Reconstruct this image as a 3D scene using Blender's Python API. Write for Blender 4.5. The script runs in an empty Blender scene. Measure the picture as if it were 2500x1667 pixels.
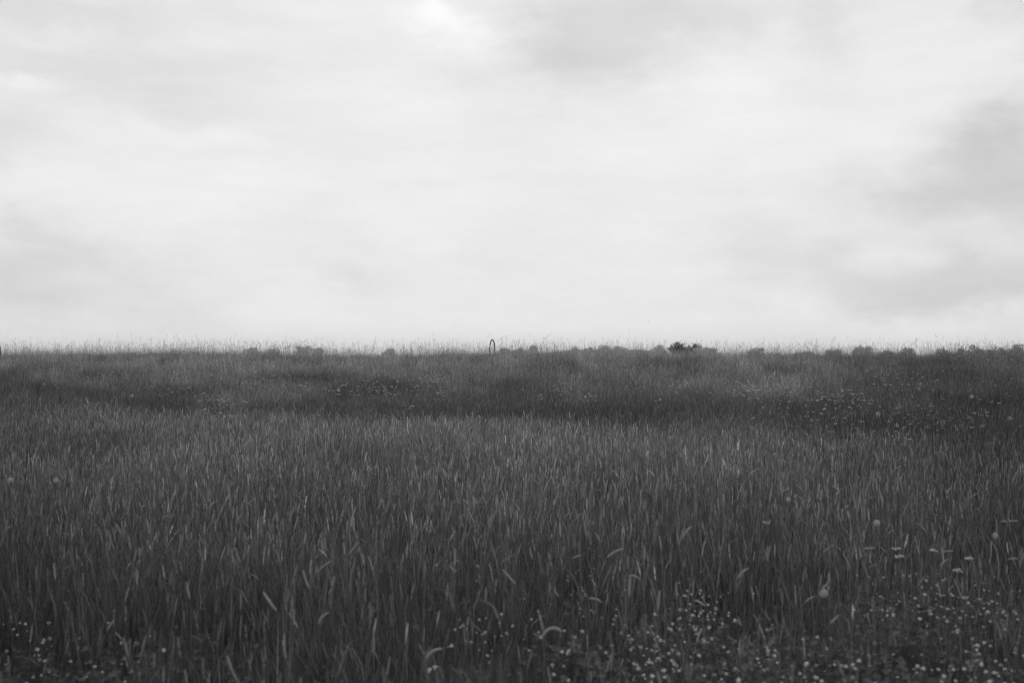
import bpy, bmesh, math, random
import numpy as np
from mathutils import Vector, Matrix

R = math.radians
rng = np.random.default_rng(11)
random.seed(11)
C = bpy.context.scene

# ------------------------------------------------------------------ camera
F = 2430.0                # focal length in pixels of the 2500 px wide photograph
HROW = 870.0              # row of the true horizon in the photograph
EYE = 1.65
cam_d = bpy.data.cameras.new('camera')
cam = bpy.data.objects.new('camera', cam_d)
C.collection.objects.link(cam)
cam_d.sensor_width = 36.0
cam_d.lens = 36.0 * F / 2500.0
cam_d.clip_start = 0.05
cam_d.clip_end = 6000
cam.location = (0, 0, EYE)
cam.rotation_euler = (R(90) + math.atan((HROW - 833.5) / F), 0, 0)
cam_d.dof.use_dof = True
cam_d.dof.focus_distance = 19.0
cam_d.dof.aperture_fstop = 2.6
C.camera = cam

# ------------------------------------------------------------------ render look
C.render.engine = 'CYCLES'
C.cycles.use_denoising = True
C.cycles.denoiser = 'OPENIMAGEDENOISE'
C.cycles.denoising_input_passes = 'RGB_ALBEDO_NORMAL'
C.cycles.denoising_prefilter = 'FAST'
C.cycles.pixel_filter_type = 'BLACKMAN_HARRIS'
C.cycles.filter_width = 1.25
C.cycles.use_adaptive_sampling = False
C.cycles.max_bounces = 6
C.cycles.diffuse_bounces = 3
C.cycles.transmission_bounces = 4
C.cycles.transparent_max_bounces = 6
C.cycles.volume_bounces = 1
C.view_settings.view_transform = 'Standard'
C.view_settings.look = 'None'
C.view_settings.exposure = 0.0
C.view_settings.gamma = 1.0
C.view_settings.use_curve_mapping = False

# ------------------------------------------------------------------ sky
SUN_EL, SUN_AZ = R(48), R(-6)      # veiled sun, high and nearly ahead
world = bpy.data.worlds.new('World')
C.world = world
world.use_nodes = True
nt = world.node_tree
nt.nodes.clear()
NL = nt.links


def wn(t, **kw):
    n = nt.nodes.new(t)
    for k, v in kw.items():
        setattr(n, k, v)
    return n


def wm(op, a, b=None, c=None):
    n = wn('ShaderNodeMath', operation=op)
    for i, v in enumerate((a, b, c)):
        if v is None:
            continue
        if isinstance(v, (int, float)):
            n.inputs[i].default_value = v
        else:
            NL.new(v, n.inputs[i])
    return n.outputs[0]


tc = wn('ShaderNodeTexCoord')
sep = wn('ShaderNodeSeparateXYZ')
NL.new(tc.outputs['Generated'], sep.inputs[0])
dx, dy, dz = sep.outputs
az0 = wm('ARCTAN2', dx, dy)
el0 = wm('ARCSINE', wm('MINIMUM', wm('MAXIMUM', dz, -1.0), 1.0))


def wnoise(scale, detail, stretch=1.0, off=0.0, rough=0.5):
    mp = wn('ShaderNodeMapping')
    NL.new(tc.outputs['Generated'], mp.inputs['Vector'])
    mp.inputs['Scale'].default_value = (1, 1, stretch)
    mp.inputs['Location'].default_value = (off, off * 1.7, off * .6)
    n = wn('ShaderNodeTexNoise')
    NL.new(mp.outputs[0], n.inputs['Vector'])
    n.inputs['Scale'].default_value = scale
    n.inputs['Detail'].default_value = detail
    n.inputs['Roughness'].default_value = rough
    return wm('SUBTRACT', n.outputs['Fac'], 0.5)


wa = wnoise(8.0, 6, 1.8, 3.1, 0.6)
we = wnoise(9.0, 6, 1.8, 9.4, 0.6)
az = wm('ADD', az0, wm('MULTIPLY', wa, 0.20))
el = wm('ADD', el0, wm('MULTIPLY', we, 0.11))


def pdir(px, row):
    a = math.atan((px - 1250) / F)
    e = math.atan((HROW - row) / F * math.cos(a))
    return a, e


# soft cloud bodies, dark ones at the sides also painting in lens vignette: photo place, half-size in px, change of brightness
CLOUDS_AND_VIGNETTE = [
    (1075, 32, 75, 38, 0.13), (1165, 90, 50, 40, 0.06), (1020, 30, 150, 60, 0.03),
    (60, 25, 210, 45, -0.08), (380, 25, 180, 35, -0.05), (95, 88, 100, 22, 0.07), (165, 160, 250, 62, -0.10), (30, 205, 70, 16, 0.09),
    (45, 340, 70, 50, -0.06), (430, 325, 150, 26, 0.05), (560, 455, 460, 60, 0.06), (1000, 545, 130, 45, 0.04), (1000, 250, 120, 90, 0.04),
    (35, 520, 60, 32, -0.09), (150, 640, 150, 60, -0.09), (265, 745, 190, 55, -0.09), (-30, 690, 130, 130, -0.10),
    (870, 668, 85, 42, -0.055), (1130, 200, 90, 70, -0.03), (1330, 330, 160, 60, -0.02),
    (1365, 70, 75, 110, -0.09), (1600, 28, 190, 50, -0.10), (1840, 70, 100, 48, -0.07), (1540, 135, 85, 50, -0.08), (1400, 150, 130, 60, -0.07), (2065, 40, 60, 75, -0.08),
    (1750, 180, 140, 90, 0.04), (1830, 330, 330, 130, 0.06), (2270, 70, 160, 60, 0.03),
    (2490, 315, 100, 60, -0.13), (2420, 440, 250, 75, -0.12), (2260, 490, 130, 60, -0.08), (2150, 675, 190, 55, -0.12), (2410, 700, 190, 55, -0.11),
    (1820, 620, 95, 80, -0.055), (2530, 30, 60, 100, -0.09), (2590, 600, 140, 250, -0.08), (2300, 790, 220, 30, 0.03),
    (1250, 815, 1000, 70, 0.06), (1250, 700, 800, 90, 0.01), (1620, 560, 130, 35, 0.03),
]
S = None
for (px, row, hw, hh, amp) in CLOUDS_AND_VIGNETTE:
    a, e = pdir(px, row)
    qa = wm('MULTIPLY', wm('SUBTRACT', az, a), F / hw)
    qe = wm('MULTIPLY', wm('SUBTRACT', el, e), F / hh)
    q = wm('ADD', wm('MULTIPLY', qa, qa), wm('MULTIPLY', qe, qe))
    g = wm('MULTIPLY', wm('EXPONENT', wm('MULTIPLY', wm('POWER', q, 1.15), -0.65)), amp)
    S = g if S is None else wm('ADD', S, g)
n1 = wnoise(3.2, 5, 2.6, 0.0, 0.5)
n2 = wnoise(9.0, 5, 4.2, 5.0, 0.55)
S = wm('ADD', S, wm('MULTIPLY', n1, 0.11))
S = wm('ADD', S, wm('MULTIPLY', n2, 0.12))
n3 = wnoise(20.0, 6, 4.5, 2.0, 0.6)
S = wm('ADD', S, wm('MULTIPLY', n3, 0.06))
S = wm('ADD', S, 0.834)
cloud = wm('MULTIPLY', S, 10.0)
sky = wn('ShaderNodeTexSky', sky_type='NISHITA')
sky.sun_disc = False
sky.sun_elevation = SUN_EL
sky.sun_rotation = SUN_AZ
bw = wn('ShaderNodeRGBToBW')
NL.new(sky.outputs[0], bw.inputs[0])
mixed = wm('ADD', wm('MULTIPLY', cloud, 0.96), wm('MULTIPLY', bw.outputs[0], 0.04))
bg = wn('ShaderNodeBackground')
NL.new(mixed, bg.inputs['Color'])
bg.inputs['Strength'].default_value = 0.1
out = wn('ShaderNodeOutputWorld')
NL.new(bg.outputs[0], out.inputs['Surface'])

sun_d = bpy.data.lights.new('sun', 'SUN')
sun_d.energy = 0.7
sun_d.angle = R(20)
sun_d.color = (1, 1, 1)
sun = bpy.data.objects.new('sun', sun_d)
C.collection.objects.link(sun)
sv = Vector((math.sin(SUN_AZ) * math.cos(SUN_EL), math.cos(SUN_AZ) * math.cos(SUN_EL), math.sin(SUN_EL)))
sun.rotation_euler = sv.to_track_quat('Z', 'Y').to_euler()

# ------------------------------------------------------------------ helpers


def _hash(ix, iy, seed):
    h = (ix.astype(np.int64) * 374761393 + iy.astype(np.int64) * 668265263 + seed * 1274126177) & 0xffffffff
    h = ((h ^ (h >> 13)) * 1274126177) & 0xffffffff
    h = h ^ (h >> 16)
    return (h & 0xffff) / 65535.0


def vnoise(x, y, seed=0):
    x = np.asarray(x, float)
    y = np.asarray(y, float)
    ix, iy = np.floor(x), np.floor(y)
    fx, fy = x - ix, y - iy
    fx = fx * fx * (3 - 2 * fx)
    fy = fy * fy * (3 - 2 * fy)
    a, b = _hash(ix, iy, seed), _hash(ix + 1, iy, seed)
    c, d = _hash(ix, iy + 1, seed), _hash(ix + 1, iy + 1, seed)
    return (a + (b - a) * fx) * (1 - fy) + (c + (d - c) * fx) * fy - 0.5


def fbm(x, y, seed=0, n=3):
    s, a = 0, 1.0
    for k in range(n):
        s = s + a * vnoise(np.asarray(x) * 2 ** k + 17.3 * k, np.asarray(y) * 2 ** k - 9.1 * k, seed + k)
        a *= 0.5
    return s


def sstep(t):
    t = np.clip(t, 0, 1)
    return t * t * (3 - 2 * t)


def boundary(x):
    """where the heading meadow stops and the dip before the bank begins"""
    x = np.asarray(x, float)
    return np.interp(x, [-14, -9, -4, 0, 3, 6, 10, 16], [20.5, 19.6, 18.0, 15.8, 14.2, 12.6, 11.5, 11]) + 2.2 * fbm(x * .3, x * 0 + 4.2, 5)


CREST = 42.0


def terrain(x, y):
    x = np.asarray(x, float)
    y = np.asarray(y, float)
    yb = boundary(np.clip(x, -16, 16))
    s = y - yb
    dip = -0.08 * np.exp(-((s - 2.2) / 1.8) ** 2)
    t = np.clip((s - 2.0) / (CREST - yb - 2.0), 0, 1)
    z = dip + 1.27 * (0.45 * t + 0.55 * sstep(t))
    d = np.maximum(0, y - CREST - 3)
    z = z - 5.2 * (1 - np.exp(-(d / 85.0) ** 2))
    k = np.clip(y / 10.0, 0.15, 1.0)
    z = z + k * (0.21 * fbm(x / 6.5, y / 6.5, 31, 2) + 0.08 * fbm(x / 1.7, y / 1.7, 41, 2))
    far = np.clip((y - 120) / 200.0, 0, 1)
    z = z + far * 3.0 * fbm(x / 160.0, y / 160.0, 61, 2)
    return z


def tz(x, y):
    return float(terrain(np.array([x]), np.array([y]))[0])


cam.location.z = tz(0, 0) + EYE
CZ = cam.location.z


def ray_hit(px, row, h, y0=2.0, y1=70.0):
    """the place on the land where something h tall shows its top at this photo point"""
    ys = np.arange(y0, y1, 0.02)
    xs = (px - 1250) / F * ys
    zs = CZ + (HROW - row) / F * ys
    below = zs <= terrain(xs, ys) + h
    i = int(np.argmax(below))
    if not below[i]:
        return None
    return float(xs[i]), float(ys[i])


def tag(o, label=None, cat=None, group=None, kind=None):
    if label:
        o['label'] = label
    if cat:
        o['category'] = cat
    if group:
        o['group'] = group
    if kind:
        o['kind'] = kind
    return o


class MB:
    def __init__(self):
        self.v, self.f, self.m, self.t = [], [], [], []
        self.tone = 1.0

    def add(self, verts, faces, mat=0):
        o = len(self.v)
        self.v += [tuple(p) for p in verts]
        self.f += [tuple(i + o for i in q) for q in faces]
        self.m += [mat] * len(faces)
        self.t += [self.tone] * len(faces)

    def tube(self, pts, radii, n=4, mat=0, cap=True):
        rings, faces = [], []
        pts = [Vector(p) for p in pts]
        for i, p in enumerate(pts):
            t = (pts[min(i + 1, len(pts) - 1)] - pts[max(i - 1, 0)])
            if t.length < 1e-9:
                t = Vector((0, 0, 1))
            t.normalize()
            u = t.orthogonal().normalized() if abs(t.z) > .98 else t.cross(Vector((0, 0, 1))).normalized()
            w = t.cross(u)
            for k in range(n):
                a = 2 * math.pi * k / n
                rr = radii[i] if not callable(radii) else radii(i, k)
                rings.append(p + (u * math.cos(a) + w * math.sin(a)) * rr)
        L = len(pts)
        for i in range(L - 1):
            for k in range(n):
                k2 = (k + 1) % n
                faces.append((i * n + k, i * n + k2, (i + 1) * n + k2, (i + 1) * n + k))
        if cap:
            faces.append(tuple(reversed(range(n))))
            faces.append(tuple((L - 1) * n + k for k in range(n)))
        self.add(rings, faces, mat)

    def ribbon(self, pts, widths, side, mat=0):
        vs, fs = [], []
        side = Vector(side).normalized()
        for p, w in zip(pts, widths):
            p = Vector(p)
            vs += [p - side * w * .5, p + side * w * .5]
        for i in range(len(pts) - 1):
            fs.append((2 * i, 2 * i + 1, 2 * i + 3, 2 * i + 2))
        self.add(vs, fs, mat)

    def mesh(self, name, mats, smooth=False):
        me = bpy.data.meshes.new(name)
        me.from_pydata(self.v, [], self.f)
        for m in mats:
            me.materials.append(m)
        me.polygons.foreach_set('material_index', self.m)
        at = me.attributes.new('tone', 'FLOAT', 'FACE')
        at.data.foreach_set('value', self.t)
        if smooth:
            me.polygons.foreach_set('use_smooth', [True] * len(self.f))
        me.update()
        return me

    def build(self, name, mats, parent=None, smooth=False, loc=(0, 0, 0)):
        o = bpy.data.objects.new(name, self.mesh(name, mats, smooth))
        C.collection.objects.link(o)
        o.location = loc
        if parent:
            o.parent = parent
        return o


def empty(name, loc, rz=0):
    o = bpy.data.objects.new(name, None)
    o.empty_display_size = 0.1
    C.collection.objects.link(o)
    o.location = loc
    o.rotation_euler = (0, 0, rz)
    return o


# ------------------------------------------------------------------ materials (the photograph is black and white)


def material(name, val, var=0.25, scale=30.0, trans=0.0, rough=0.7, spec=0.25, inst=False, metal=0.0):
    m = bpy.data.materials.new(name)
    m.use_nodes = True
    t = m.node_tree
    t.nodes.clear()
    L = t.links
    outn = t.nodes.new('ShaderNodeOutputMaterial')
    co = t.nodes.new('ShaderNodeTexCoord')
    nz = t.nodes.new('ShaderNodeTexNoise')
    nz.inputs['Scale'].default_value = scale
    nz.inputs['Detail'].default_value = 3
    L.new(co.outputs['Object'], nz.inputs['Vector'])
    mr = t.nodes.new('ShaderNodeMapRange')
    mr.inputs[1].default_value = 0.25
    mr.inputs[2].default_value = 0.75
    mr.inputs[3].default_value = val * (1 - var)
    mr.inputs[4].default_value = val * (1 + var)
    L.new(nz.outputs['Fac'], mr.inputs[0])
    col = mr.outputs[0]
    if inst:
        at = t.nodes.new('ShaderNodeAttribute')
        at.attribute_type = 'INSTANCER'
        at.attribute_name = 'shade'
        mu = t.nodes.new('ShaderNodeMath')
        mu.operation = 'MULTIPLY'
        L.new(col, mu.inputs[0])
        L.new(at.outputs['Fac'], mu.inputs[1])
        a2 = t.nodes.new('ShaderNodeAttribute')
        a2.attribute_type = 'GEOMETRY'
        a2.attribute_name = 'tone'
        m2 = t.nodes.new('ShaderNodeMath')
        m2.operation = 'MULTIPLY'
        L.new(mu.outputs[0], m2.inputs[0])
        L.new(a2.outputs['Fac'], m2.inputs[1])
        col = m2.outputs[0]
    p = t.nodes.new('ShaderNodeBsdfPrincipled')
    L.new(col, p.inputs['Base Color'])
    p.inputs['Roughness'].default_value = rough
    p.inputs['Specular IOR Level'].default_value = spec
    p.inputs['Metallic'].default_value = metal
    sh = p.outputs[0]
    if trans > 0:
        tr = t.nodes.new('ShaderNodeBsdfTranslucent')
        L.new(col, tr.inputs['Color'])
        mx = t.nodes.new('ShaderNodeMixShader')
        mx.inputs[0].default_value = trans
        L.new(sh, mx.inputs[1])
        L.new(tr.outputs[0], mx.inputs[2])
        sh = mx.outputs[0]
    L.new(sh, outn.inputs['Surface'])
    return m


M_BLADE = material('meadow_blade', 0.135, 0.3, 9, 0.35, 0.6, 0.2, True)
M_STEM = material('meadow_stem', 0.22, 0.25, 9, 0.15, 0.6, 0.2, True)
M_HEAD = material('seed_head', 0.29, 0.25, 60, 0.2, 0.9, 0.05, True)
M_SLOPE = material('bank_blade', 0.185, 0.3, 5, 0.35, 0.65, 0.15, True)
M_WISP = material('bank_wisp', 0.27, 0.25, 5, 0.2, 0.8, 0.1, True)
M_PETAL = material('white_petal', 0.68, 0.15, 120, 0.25, 0.8, 0.1)
M_FSTEM = material('flower_stem', 0.10, 0.2, 40, 0.1, 0.7, 0.1)
M_DOWN = material('seed_down', 0.42, 0.12, 150, 0.4, 0.9, 0.02)
M_HEAD1 = material('pale_seed_head', 0.30, 0.25, 120, 0.2, 0.9, 0.05)
M_STEM1 = material('pale_stem', 0.15, 0.2, 40, 0.15, 0.7, 0.1)
M_LEAF = material('tree_leaf', 0.055, 0.4, 1.0, 0.25, 0.7, 0.1)
M_BARK = material('tree_bark', 0.05, 0.35, 6, 0, 0.9, 0.1)
M_METAL = material('dark_painted_metal', 0.022, 0.35, 30, 0, 0.45, 0.4)
M_WOOD = material('weathered_post_wood', 0.05, 0.4, 20, 0, 0.9, 0.1)
M_BIRD = material('bird_plumage', 0.09, 0.3, 12, 0, 0.9, 0.1)

# ground: soil and thatch under the grass, grass colour far off


def ground_material():
    m = bpy.data.materials.new('ground_thatch')
    m.use_nodes = True
    t = m.node_tree
    L = t.links
    p = t.nodes['Principled BSDF']
    co = t.nodes.new('ShaderNodeTexCoord')
    a = t.nodes.new('ShaderNodeTexNoise')
    a.inputs['Scale'].default_value = 0.35
    a.inputs['Detail'].default_value = 8
    b = t.nodes.new('ShaderNodeTexNoise')
    b.inputs['Scale'].default_value = 18
    b.inputs['Detail'].default_value = 6
    for n in (a, b):
        L.new(co.outputs['Object'], n.inputs['Vector'])
    mx = t.nodes.new('ShaderNodeMath')
    mx.operation = 'MULTIPLY'
    L.new(a.outputs['Fac'], mx.inputs[0])
    L.new(b.outputs['Fac'], mx.inputs[1])
    mr = t.nodes.new('ShaderNodeMapRange')
    mr.inputs[1].default_value = 0.1
    mr.inputs[2].default_value = 0.45
    mr.inputs[3].default_value = 0.025
    mr.inputs[4].default_value = 0.07
    L.new(mx.outputs[0], mr.inputs[0])
    L.new(mr.outputs[0], p.inputs['Base Color'])
    p.inputs['Roughness'].default_value = 0.95
    p.inputs['Specular IOR Level'].default_value = 0.1
    bp = t.nodes.new('ShaderNodeBump')
    bp.inputs['Strength'].default_value = 0.6
    bp.inputs['Distance'].default_value = 0.03
    L.new(b.outputs['Fac'], bp.inputs['Height'])
    L.new(bp.outputs[0], p.inputs['Normal'])
    return m


M_GROUND = ground_material()

# ------------------------------------------------------------------ ground


def grid_object(name, xs, ys, zf, mat):
    X, Y = np.meshgrid(xs, ys)
    Z = zf(X, Y)
    v = np.stack([X, Y, Z], -1).reshape(-1, 3)
    ny, nx = X.shape
    i = np.arange(ny * nx).reshape(ny, nx)
    f = np.stack([i[:-1, :-1], i[:-1, 1:], i[1:, 1:], i[1:, :-1]], -1).reshape(-1, 4)
    me = bpy.data.meshes.new(name)
    me.from_pydata(v.tolist(), [], f.tolist())
    me.polygons.foreach_set('use_smooth', [True] * len(f))
    me.materials.append(mat)
    o = bpy.data.objects.new(name, me)
    C.collection.objects.link(o)
    return o


xs = np.concatenate([-np.geomspace(40, 700, 26)[::-1], np.arange(-39, 39.1, 0.6), np.geomspace(40, 700, 26)])
ys = np.concatenate([np.linspace(-60, -3, 20), np.arange(-2, 66, 0.6), np.geomspace(67, 900, 50)])
tag(grid_object('meadow_ground', xs, ys, terrain, M_GROUND), kind='structure')

# low far hill whose flat top shows just over the crest


def far_hill(x, y):
    u = (x - 62.0) / 62.0
    w = (y - 690.0) / 60.0
    e = np.exp(-np.abs(u) ** 3.2 - w * w)
    return terrain(x, y) - 0.6 + (11.2 + 1.2 * fbm(x / 14, y / 14, 77)) * e


tag(grid_object('far_hill', np.linspace(-60, 190, 70), np.linspace(540, 840, 40), far_hill, M_GROUND), kind='structure')

# ------------------------------------------------------------------ grass sources (instanced, never linked on their own)


def curve_pts(h, lean, bend, n, az_):
    """a stem that starts upright, leans, then bends over at the end"""
    pts = []
    ang = lean
    p = Vector((0, 0, 0))
    pts.append(p.copy())
    for i in range(n):
        t = (i + 1) / n
        a = lean * t + bend * max(0, (t - 0.55) / 0.45) ** 1.7
        st = h / n
        p = p + Vector((math.cos(az_) * math.sin(a), math.sin(az_) * math.sin(a), math.cos(a))) * st
        pts.append(p.copy())
    return pts


def add_blade(mb, base, h, w, az_, droop, mat, n=3):
    mb.tone = min(2.6, random.lognormvariate(-.08, .5))     # green, dry and bleached blades
    pts, ws = [], []
    p = Vector(base)
    side = Vector((-math.sin(az_), math.cos(az_), 0))
    rot = random.uniform(-1.2, 1.2)
    side = Matrix.Rotation(rot, 3, 'Z') @ side
    pts.append(p.copy())
    ws.append(w * .8)
    for i in range(n):
        t = (i + 1) / n
        a = random.uniform(0.02, 0.12) + droop * t ** 1.6
        p = p + Vector((math.cos(az_) * math.sin(a), math.sin(az_) * math.sin(a), math.cos(a))) * (h / n)
        pts.append(p.copy())
        ws.append(w * (1.0 if i < n - 2 else (0.75 if i < n - 1 else 0.1)))
    mb.ribbon(pts, ws, side, mat)


def add_head(mb, pts, rmax, mat, awns=26, sides=6):
    mb.tone = min(2.0, random.lognormvariate(-.03, .3))
    L = len(pts)
    rad = []
    for i in range(L):
        t = i / (L - 1)
        rad.append(rmax * min(1.0, 0.35 + 4 * t) * (1.0 - 0.5 * max(0, (t - .6) / .4) ** 2))
    jit = {}

    def rr(i, k):
        return rad[i] * random.uniform(0.8, 1.2)
    mb.tube(pts, rr, sides, mat)
    for a in range(awns):
        t = random.uniform(0.03, 0.98) * (L - 1)
        i = min(int(t), L - 2)
        p = Vector(pts[i]).lerp(Vector(pts[i + 1]), t - i)
        ax = (Vector(pts[i + 1]) - Vector(pts[i])).normalized()
        u = ax.orthogonal().normalized()
        u.rotate(Matrix.Rotation(random.uniform(0, 6.28), 3, ax))
        s = ax.cross(u).normalized() * 0.0007
        r = rad[i] * 0.8
        tip = p + u * (r + 0.004) + ax * 0.006
        b = p + u * r
        mb.add([b - s, b + s, tip], [(0, 1, 2)], mat)


def timothy(h, lean, bend, hl, hr, leaves, mats=(0, 1, 2), awns=26):
    """one stem with a cylindrical seed head; materials: blade, stem, head"""
    mb = MB()
    n = 14
    az_ = 0.0
    pts = curve_pts(h, lean, bend, n, az_)
    k = max(2, round(n * hl / h))
    stem = pts[:n - k + 1]
    mb.tone = random.uniform(.7, 1.3)
    mb.tube(stem, [0.0013 - 0.0005 * i / len(stem) for i in range(len(stem))], 3, mats[1], False)
    # head with finer points
    hp = []
    for i in range(n - k, n):
        hp += [pts[i], pts[i].lerp(pts[i + 1], .5)]
    hp.append(pts[n])
    add_head(mb, hp, hr, mats[2], awns)
    for j in range(leaves):
        i = random.randint(2, max(3, len(stem) // 2))
        add_blade(mb, stem[i], random.uniform(.12, .24), random.uniform(.0035, .006), random.uniform(0, 6.28), random.uniform(.2, 1.1), mats[0])
    return mb


def clump(nb, r, h0, h1, w0, w1, droop=0.7, mat=0, seg=3, lie=0.0):
    mb = MB()
    for j in range(nb):
        a = random.uniform(0, 6.28)
        q = r * math.sqrt(random.random())
        add_blade(mb, (q * math.cos(a), q * math.sin(a), 0), random.uniform(h0, h1), random.uniform(w0, w1),
                  random.uniform(0, 6.28), random.uniform(0.1, droop) + (lie if random.random() < .15 else 0), mat, seg)
    return mb


def panicle(h, lean, bend, size, dens, mats=(0, 1), thick=0.0016):
    """a tall bank grass: thin stem with a loose narrow panicle"""
    mb = MB()
    n = 9
    pts = curve_pts(h, lean, bend, n, 0.0)
    mb.tube(pts, [thick * (1 - .45 * i / n) for i in range(n + 1)], 3, mats[1], False)
    for j in range(dens):
        t = random.random()
        u = 1 - size * (1 - t) / h
        f = u * n
        i = min(int(f), n - 1)
        p = pts[i].lerp(pts[i + 1], f - i)
        a = random.uniform(0, 6.28)
        l = random.uniform(.006, .024) * (1.2 - t * .8)
        q = p + Vector((math.cos(a) * l, math.sin(a) * l, random.uniform(.0, .02)))
        d = Vector((math.cos(a) * .5, math.sin(a) * .5, 1)).normalized() * random.uniform(.010, .018)
        s = d.orthogonal().normalized() * random.uniform(.0018, .003)
        mb.add([q - d * .5, q + s, q + d * .5, q - s], [(0, 1, 2, 3)], mats[1])
    return mb


def source(name, mbs, mats):
    col = bpy.data.collections.new(name + '_kinds')
    for i, mb in enumerate(mbs):
        o = bpy.data.objects.new('%s_%03d' % (name, i), mb.mesh(name, mats, False))
        col.objects.link(o)
    return col


def scatter(name, col, P, rot, scl, idx, shade):
    """one grass object: points carrying rotation, size, kind and shade, instanced with geometry nodes"""
    me = bpy.data.meshes.new(name)
    n = len(P)
    me.vertices.add(n)
    me.vertices.foreach_set('co', np.asarray(P, np.float32).ravel())
    for an, ty, key, val in (('rot', 'FLOAT_VECTOR', 'vector', rot), ('scl', 'FLOAT_VECTOR', 'vector', scl), ('idx', 'INT', 'value', idx), ('shade', 'FLOAT', 'value', shade)):
        at = me.attributes.new(an, ty, 'POINT')
        at.data.foreach_set(key, np.asarray(val, np.int32 if ty == 'INT' else np.float32).ravel())
    me.update()
    o = bpy.data.objects.new(name, me)
    C.collection.objects.link(o)
    g = bpy.data.node_groups.new(name + '_nodes', 'GeometryNodeTree')
    g.interface.new_socket('Geometry', in_out='INPUT', socket_type='NodeSocketGeometry')
    g.interface.new_socket('Geometry', in_out='OUTPUT', socket_type='NodeSocketGeometry')
    gi, go = g.nodes.new('NodeGroupInput'), g.nodes.new('NodeGroupOutput')
    ip = g.nodes.new('GeometryNodeInstanceOnPoints')
    ci = g.nodes.new('GeometryNodeCollectionInfo')
    ci.inputs['Collection'].default_value = col
    ci.inputs['Separate Children'].default_value = True
    ci.inputs['Reset Children'].default_value = True

    def attr(nm, ty):
        a = g.nodes.new('GeometryNodeInputNamedAttribute')
        a.data_type = ty
        a.inputs['Name'].default_value = nm
        return a.outputs['Attribute']
    e2r = g.nodes.new('FunctionNodeEulerToRotation')
    g.links.new(attr('rot', 'FLOAT_VECTOR'), e2r.inputs[0])
    g.links.new(gi.outputs[0], ip.inputs['Points'])
    g.links.new(ci.outputs[0], ip.inputs['Instance'])
    ip.inputs['Pick Instance'].default_value = True
    g.links.new(attr('idx', 'INT'), ip.inputs['Instance Index'])
    g.links.new(e2r.outputs[0], ip.inputs['Rotation'])
    g.links.new(attr('scl', 'FLOAT_VECTOR'), ip.inputs['Scale'])
    g.links.new(ip.outputs[0], go.inputs[0])
    md = o.modifiers.new('scatter', 'NODES')
    md.node_group = g
    return o


def sample(y0, y1, dens, margin=2.0, k=0.56):
    """random places in the part of the land the camera can see, and some way beside it"""
    W = k * y1 + margin
    n = int((y1 - y0) * 2 * W * dens)
    x = rng.uniform(-W, W, n)
    y = rng.uniform(y0, y1, n)
    ok = np.abs(x) < k * y + margin
    return x[ok], y[ok]


# ------------------------------------------------------------------ vegetation maps, with painted vignette


def clover_map(x, y):
    """1 where the low clover sward opens the meadow"""
    g = 0
    for (cx, cy, sx, sy, a) in ((0.55, 4.6, 0.7, 0.7, .9), (1.5, 4.2, 1.3, 0.8, 1.0), (-2.2, 4.1, .7, .7, .9), (2.4, 5.6, 0.6, .5, .9), (1.1, 5.2, .5, .5, .7), (0, 3.2, 4, .9, .6)):
        g = np.maximum(g, a * np.exp(-((x - cx) / sx) ** 2 - ((y - cy) / sy) ** 2))
    return g


def bank_shade(x, y):
    """kind of grass on the bank: dark lush sward in the dip and to the right (there deepened by painted lens vignette), pale dry grass higher up"""
    yb = boundary(np.clip(x, -16, 16))
    s = y - yb
    wob = 7.0 * fbm(x / 4.0, y / 3.0, 91, 3)
    dark = sstep((s + wob - 0.2) / np.interp(x, [-9, -3, 4], [2.5, 4.0, 4.0])) * (1 - sstep((s + wob * 1.0 - 8.0) / 6.0))
    right = sstep((x / np.maximum(y, 1) - 0.18) / 0.28)  # darker herb sward on the right, plus lens vignette painted into its tone
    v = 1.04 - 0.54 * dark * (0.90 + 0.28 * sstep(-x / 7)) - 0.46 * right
    v = v * (1.0 + 0.8 * fbm(x / 1.5, y / 2.2, 121, 3)) + 0.14 * fbm(x / 5, y / 5, 131, 2)
    return np.clip(v, 0.3, 1.5)


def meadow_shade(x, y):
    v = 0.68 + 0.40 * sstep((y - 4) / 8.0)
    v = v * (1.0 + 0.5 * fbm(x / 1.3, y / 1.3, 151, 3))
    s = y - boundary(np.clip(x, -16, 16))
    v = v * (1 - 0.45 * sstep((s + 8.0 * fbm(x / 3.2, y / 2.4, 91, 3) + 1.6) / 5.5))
    v = v * (1 - 0.22 * sstep((np.abs(x) / np.maximum(y, 1) - 0.25) / 0.3))  # lens vignette put into the grass colour: meadow darkens towards both sides
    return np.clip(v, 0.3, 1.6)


# ------------------------------------------------------------------ near meadow: heading stems over leafy clumps
MEADOW_MATS = [M_BLADE, M_STEM, M_HEAD]
kinds = []
for i in range(16):
    h = random.uniform(.44, .60)
    bend = random.choice([0, 0.05, 0.12, 0.2, 0.1, 0.0, 0.08, 0.3]) if i < 15 else random.uniform(.8, 1.6)
    kinds.append(timothy(h, random.uniform(.01, .14), bend, random.uniform(.055, .105), random.uniform(.0029, .0047), random.choice([1, 2, 2])))
stem_col = source('heading_grass_stem', kinds, MEADOW_MATS)

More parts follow.
